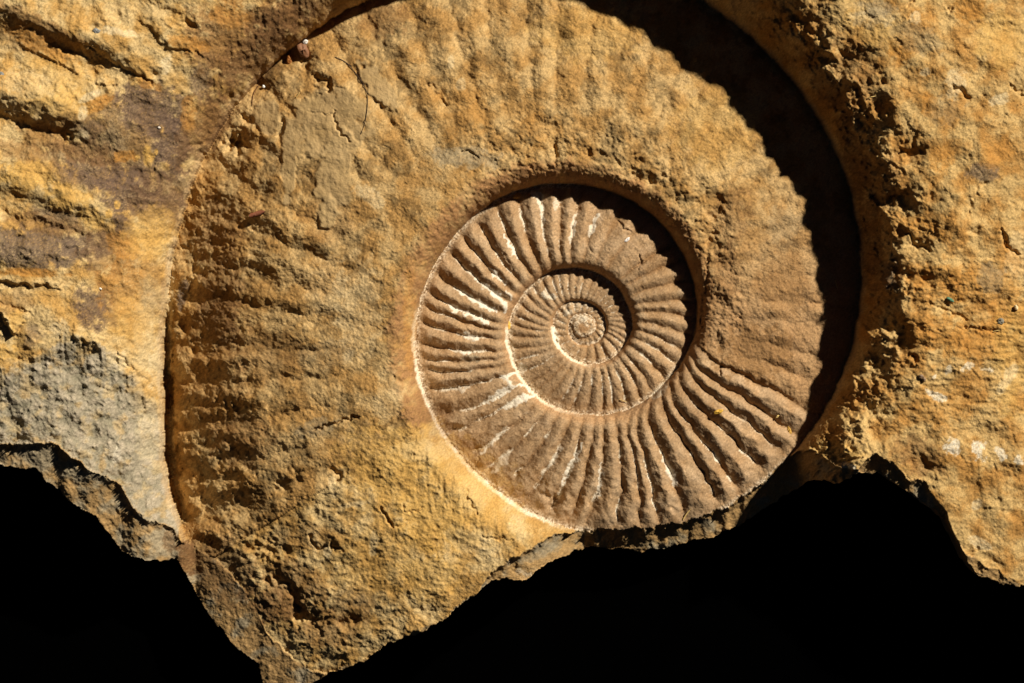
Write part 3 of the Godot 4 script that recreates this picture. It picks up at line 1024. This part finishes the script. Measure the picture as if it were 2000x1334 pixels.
func build_fossil() -> void:
	fossil = Node3D.new()
	fossil.name = "ammonite_fossil"
	fossil.set_meta("label", "large ochre ammonite fossil with a ribbed inner spiral and broken lower edge")
	fossil.set_meta("category", "fossil")
	add_child(fossil)
	var tint := PackedColorArray()
	tint.resize(nu * nv)
	for at in nu * nv:
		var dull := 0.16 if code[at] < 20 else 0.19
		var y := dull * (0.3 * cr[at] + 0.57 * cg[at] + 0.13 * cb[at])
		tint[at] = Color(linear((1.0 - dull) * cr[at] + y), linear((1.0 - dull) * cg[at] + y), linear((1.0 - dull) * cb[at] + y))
	# which part each square of the grid belongs to
	var ends := PackedInt32Array()
	for i in nu:
		var j := 0
		while j < nv - 1 and vs[j] <= outline[i]:
			j += 1
		ends.append(j)
	var most := 400 + veins
	var count := PackedInt32Array()
	count.resize(most + 1)
	var squares := PackedInt32Array()
	var owner_of := PackedInt32Array()
	for j in nv - 1:
		for i in nu - 1:
			if j > maxi(ends[i], ends[i + 1]) + 1:
				continue
			var at := j * nu + i
			squares.append(at)
			var c := code[at]
			owner_of.append(c)
			count[c + 1] += 1
	for c in most:
		count[c + 1] += count[c]
	var cursor := count.duplicate()
	var sorted := PackedInt32Array()
	sorted.resize(squares.size())
	for n in squares.size():
		var c := owner_of[n]
		sorted[cursor[c]] = squares[n]
		cursor[c] += 1
	var place := PackedInt32Array()
	place.resize(nu * nv)
	var seen_by := PackedInt32Array()
	seen_by.resize(nu * nv)
	seen_by.fill(-1)
	var young := Node3D.new()
	young.name = "young_whorl"
	fossil.add_child(young, true)
	var ribbed := Node3D.new()
	ribbed.name = "ribbed_whorl"
	fossil.add_child(ribbed, true)
	for c in most:
		if count[c + 1] == count[c]:
			continue
		var vert := PackedVector3Array()
		var norm := PackedVector3Array()
		var hue := PackedColorArray()
		var index := PackedInt32Array()
		for n in range(count[c], count[c + 1]):
			var at := sorted[n]
			var ids := PackedInt32Array([at, at + 1, at + nu, at + nu + 1])
			for k in 4:
				var id := ids[k]
				if seen_by[id] != c:
					seen_by[id] = c
					place[id] = vert.size()
					vert.append(points[id])
					norm.append(normals[id])
					hue.append(tint[id])
				ids[k] = place[id]
			index.append(ids[0])
			index.append(ids[1])
			index.append(ids[2])
			index.append(ids[1])
			index.append(ids[3])
			index.append(ids[2])
		var arrays := []
		arrays.resize(Mesh.ARRAY_MAX)
		arrays[Mesh.ARRAY_VERTEX] = vert
		arrays[Mesh.ARRAY_NORMAL] = norm
		arrays[Mesh.ARRAY_COLOR] = hue
		arrays[Mesh.ARRAY_INDEX] = index
		var mesh := ArrayMesh.new()
		mesh.add_surface_from_arrays(Mesh.PRIMITIVE_TRIANGLES, arrays)
		var o := MeshInstance3D.new()
		o.mesh = mesh
		o.material_override = stone
		var under := fossil
		if c == OUTER:
			o.name = "outer_whorl"
		elif c == MIDDLE:
			o.name = "worn_whorl"
		elif c == MATRIX:
			o.name = "grey_matrix"
			o.set_meta("label", "grey broken rock at the left under the outer whorl")
		elif c == EDGE:
			o.name = "broken_face"
		elif c == CLAY:
			o.name = "clay_smear"
			o.set_meta("label", "smooth tan clay smeared over the worn top left of the whorl")
		elif c >= CRUST and c <= CRUST + 2:
			o.name = "white_crust"
		elif c >= 400:
			o.name = "chalk_vein"
		elif c == EYE:
			o.name = "first_chambers"
		else:
			o.name = "rib"
			under = young if grooves[c - RIB] < 700.0 else ribbed
		under.add_child(o, true)


# ---- loose bits lying on the stone

func ground_at(u: float, v: float) -> float:
	var i := clampi(first_u + int(round(u / STEP)), 0, nu - 1)
	var j := clampi(first_v + int(round(v / STEP)), 0, nv - 1)
	return H[j * nu + i]


func lay(called: String, o: MeshInstance3D, label: String, category: String, color: Color, group := "", rough := 0.7) -> void:
	var m := StandardMaterial3D.new()
	m.albedo_color = color
	m.roughness = rough
	var n := FastNoiseLite.new()
	n.seed = 5
	n.frequency = 0.06
	n.fractal_octaves = 3
	var t := NoiseTexture2D.new()
	t.width = 64
	t.height = 64
	t.seamless = true
	t.noise = n
	m.heightmap_enabled = true
	m.heightmap_texture = t
	m.heightmap_scale = 0.02
	m.uv1_triplanar = true
	m.uv1_scale = Vector3(120, 120, 120)
	o.material_override = m
	o.name = called
	o.set_meta("label", label)
	o.set_meta("category", category)
	if group:
		o.set_meta("group", group)
	add_child(o, true)


# a tapering stem or hair along a path of (u, v, lift) triples
func stem(path: Array, radius: float, tip: float, sides := 7) -> MeshInstance3D:
	var curve := Curve3D.new()
	var raw := []
	for k in range(0, path.size(), 3):
		raw.append(Vector3(path[k], path[k + 2], path[k + 1]))
	for k in raw.size():
		var before: Vector3 = raw[maxi(k - 1, 0)]
		var after: Vector3 = raw[mini(k + 1, raw.size() - 1)]
		var tangent := (after - before) / 6.0
		curve.add_point(raw[k], -tangent, tangent)
	var n := maxi(6, int(curve.get_baked_length() / 5.0))
	var start: Vector3 = raw[0]
	var origin := Vector3((start.x - 1000.0) * UNIT, ground_at(start.x, start.z) * UNIT, (start.z - 667.0) * UNIT)
	var st := SurfaceTool.new()
	st.begin(Mesh.PRIMITIVE_TRIANGLES)
	for k in n + 1:
		var f := float(k) / n
		var p := curve.sample_baked(f * curve.get_baked_length(), true)
		var q := curve.sample_baked(minf(f + 0.02, 1.0) * curve.get_baked_length(), true) - curve.sample_baked(maxf(f - 0.02, 0.0) * curve.get_baked_length(), true)
		var side := q.normalized().cross(Vector3.UP).normalized()
		var up := side.cross(q.normalized()).normalized()
		var r := lerpf(radius, tip, f) * (0.35 if k == 0 or k == n else 1.0) * (1.0 + 0.12 * sin(k * 2.3))
		p.y += ground_at(p.x, p.z) + r * 0.7
		for s in sides:
			var w := TAU * s / sides
			var at := p + (side * cos(w) + up * sin(w)) * r
			st.set_normal(side * cos(w) + up * sin(w))
			st.add_vertex(Vector3((at.x - 1000.0) * UNIT, at.y * UNIT, (at.z - 667.0) * UNIT) - origin)
	for k in n:
		for s in sides:
			var a := k * sides + s
			var b := k * sides + (s + 1) % sides
			for id in [a, b, a + sides, b, b + sides, a + sides]:
				st.add_index(id)
	var o := MeshInstance3D.new()
	o.mesh = st.commit()
	o.position = origin
	return o


# a small flake or pebble: a knobbly flattened lump
func flake(u: float, v: float, ru: float, rv: float, thick: float, turn: float, number: int, lift := 0.0) -> MeshInstance3D:
	var st := SurfaceTool.new()
	st.begin(Mesh.PRIMITIVE_TRIANGLES)
	var rings := 7
	var around := 12
	var c := cos(deg_to_rad(turn))
	var s := sin(deg_to_rad(turn))
	var rng := RandomNumberGenerator.new()
	rng.seed = number
	var rim := []
	for k in around:
		rim.append(rng.randf_range(0.78, 1.12))
	for k in rings:
		var f := PI * k / (rings - 1)
		for n in around:
			var w := TAU * n / around
			var flat := pow(absf(sin(f)), 0.55)
			var x: float = cos(w) * flat * ru * rim[n]
			var y: float = sin(w) * flat * rv * rim[n]
			var z: float = cos(f) * thick * rng.randf_range(0.85, 1.1)
			st.set_smooth_group(0)
			st.add_vertex(Vector3(x * c - y * s, z + thick * 0.6 + lift, x * s + y * c) * UNIT)
	for k in rings - 1:
		for n in around:
			var a := k * around + n
			var b := k * around + (n + 1) % around
			for id in [a, b, a + around, b, b + around, a + around]:
				st.add_index(id)
	st.generate_normals()
	var o := MeshInstance3D.new()
	o.mesh = st.commit()
	o.position = Vector3((u - 1000.0) * UNIT, ground_at(u, v) * UNIT, (v - 667.0) * UNIT)
	return o


func add_debris() -> void:
	var straw := Color(0.78, 0.66, 0.4)
	var dark := Color(0.2, 0.13, 0.07)
	lay("twig", stem([484, 421, 1, 498, 417, 1, 515, 412, 1], 5.0, 4.6, 9), "short reddish brown twig on the worn left of the whorl", "twig", Color(0.5, 0.28, 0.17))
	lay("hair", stem([650, 106, 1, 676, 120, 1, 700, 150, 1, 714, 175, 1, 717, 200, 1, 713, 235, 1, 704, 262, 1], 0.8, 0.6, 5), "long curved dark hair lying on the clay smear", "hair", dark)
	lay("hair", stem([500, 158, 1, 489, 178, 1, 487, 202, 1], 0.8, 0.6, 5), "short curved hair beside the dark hole at upper left", "hair", Color(0.4, 0.22, 0.1))
	lay("straw", stem([1336, 1018, 1, 1343, 1006, 2, 1351, 996, 3], 1.8, 1.0), "pale straw bit on the lower ends of the ribs", "straw", straw)
	lay("straw", stem([1211, 781, 1, 1219, 784, 3, 1227, 786, 2], 1.0, 0.8), "thin curved straw at the foot of the young whorl", "straw", straw)
	lay("straw", stem([1635, 546, 1, 1637, 556, 1, 1640, 566, 1], 0.9, 0.7, 5), "thin pale straw in the dark shadow at the right", "straw", straw)
	lay("straw", stem([1688, 195, 2, 1697, 193, 4, 1706, 191, 2], 1.2, 0.8), "pale straw on the rough upper right of the outer whorl", "straw", straw)
	lay("straw", stem([575, 187, 1, 580, 180, 2, 582, 176, 1], 1.1, 0.8), "tiny pale straw beside the clay smear", "straw", straw)
	lay("straw", stem([1933, 648, 1, 1940, 646, 2, 1947, 645, 1], 1.2, 0.8), "tiny pale straw on the orange streaked right side", "straw", straw)
	lay("seed_husk", flake(1545, 842, 4, 10, 3, -15, 3, 1.0), "golden seed husk at the shadow edge beside the last ribs", "seed husk", Color(0.72, 0.55, 0.2))
	lay("leaf_flake", flake(1404, 805, 10, 4.5, 1.8, -15, 4, 0.0), "yellow leaf flake lying across the groove between two long ribs", "leaf flake", Color(0.8, 0.62, 0.2))
	lay("seed_husk", flake(1521, 814, 5, 2, 1.6, -40, 5, 1.0), "small tan husk near the outer end of the long ribs", "seed husk", straw)
	lay("leaf_flake", flake(1010, 381, 9, 5, 2, -25, 6, 3.0), "golden leaf flake wedged at the top of the ribs", "leaf flake", Color(0.74, 0.55, 0.26))
	lay("leaf_flake", flake(994, 635, 3.5, 9, 2, 5, 7, 1.0), "yellow leaf flake in the seam left of the young whorl", "leaf flake", Color(0.86, 0.68, 0.28))
	lay("leaf_flake", flake(1850, 586, 9, 3.6, 1.6, 28, 8, 1.0), "small green leaf flake on the orange right side", "leaf flake", Color(0.3, 0.46, 0.34))
	lay("paint_chip", flake(1226, 467, 7, 3.2, 1.2, -42, 9, 0.5), "bright white chip among the faint upper ribs", "chip", Color(0.95, 0.93, 0.9))
	lay("stone_chip", flake(509, 163, 3.2, 3.2, 2, 0, 10), "white stone grain near the upper left seam", "stone chip", Color(0.93, 0.9, 0.86))
	lay("stone_chip", flake(312, 250, 3, 2.4, 1.6, 0, 11), "white stone grain on the plum coloured stain", "stone chip", Color(0.92, 0.88, 0.82))
	lay("stone_chip", flake(198, 564, 3.4, 2.4, 1.6, 30, 12), "white stone grain on the orange left wall", "stone chip", Color(0.95, 0.92, 0.86))
	lay("stone_chip", flake(588, 92, 12, 20, 6, -24, 13, 2.0), "brown stone chip stuck in the seam at upper left", "stone chip", Color(0.5, 0.33, 0.2))
	lay("stone_chip", flake(592, 76, 6, 6, 4, -24, 14, 8.0), "white stone chip on top of the brown chip in the seam", "stone chip", Color(0.85, 0.82, 0.78))
	lay("stone_chip", flake(562, 110, 8, 11, 4, 10, 15, 1.0), "orange stone chip in the upper left seam", "stone chip", Color(0.68, 0.43, 0.18))
	lay("stone_chip", flake(1978, 601, 4.5, 6, 3, -20, 16, 2.0), "small pale chip standing near the right edge", "stone chip", Color(0.85, 0.74, 0.55))
	lay("pebble", flake(193, 64, 8, 6, 2, 15, 17, -2.0), "small grey pebble set in the upper left fold", "pebble", Color(0.5, 0.5, 0.48))
	lay("pebble", flake(1948, 628, 7, 7, 2, 0, 18, -1.0), "round grey pebble at the right edge", "pebble", Color(0.5, 0.47, 0.4))
	lay("pebble", flake(7, 147, 7, 5, 2, 20, 19, -2.0), "grey pebble at the left edge of the fossil", "pebble", Color(0.5, 0.49, 0.46))
	lay("pebble", flake(1793, 735, 5, 5, 4, 0, 20), "brown grain, one of a pair on the right side", "pebble", Color(0.5, 0.4, 0.3))
	lay("pebble", flake(1799, 740, 4, 5, 4, 0, 21), "brown grain beside its twin, nearer the white marks", "pebble", Color(0.54, 0.43, 0.31))
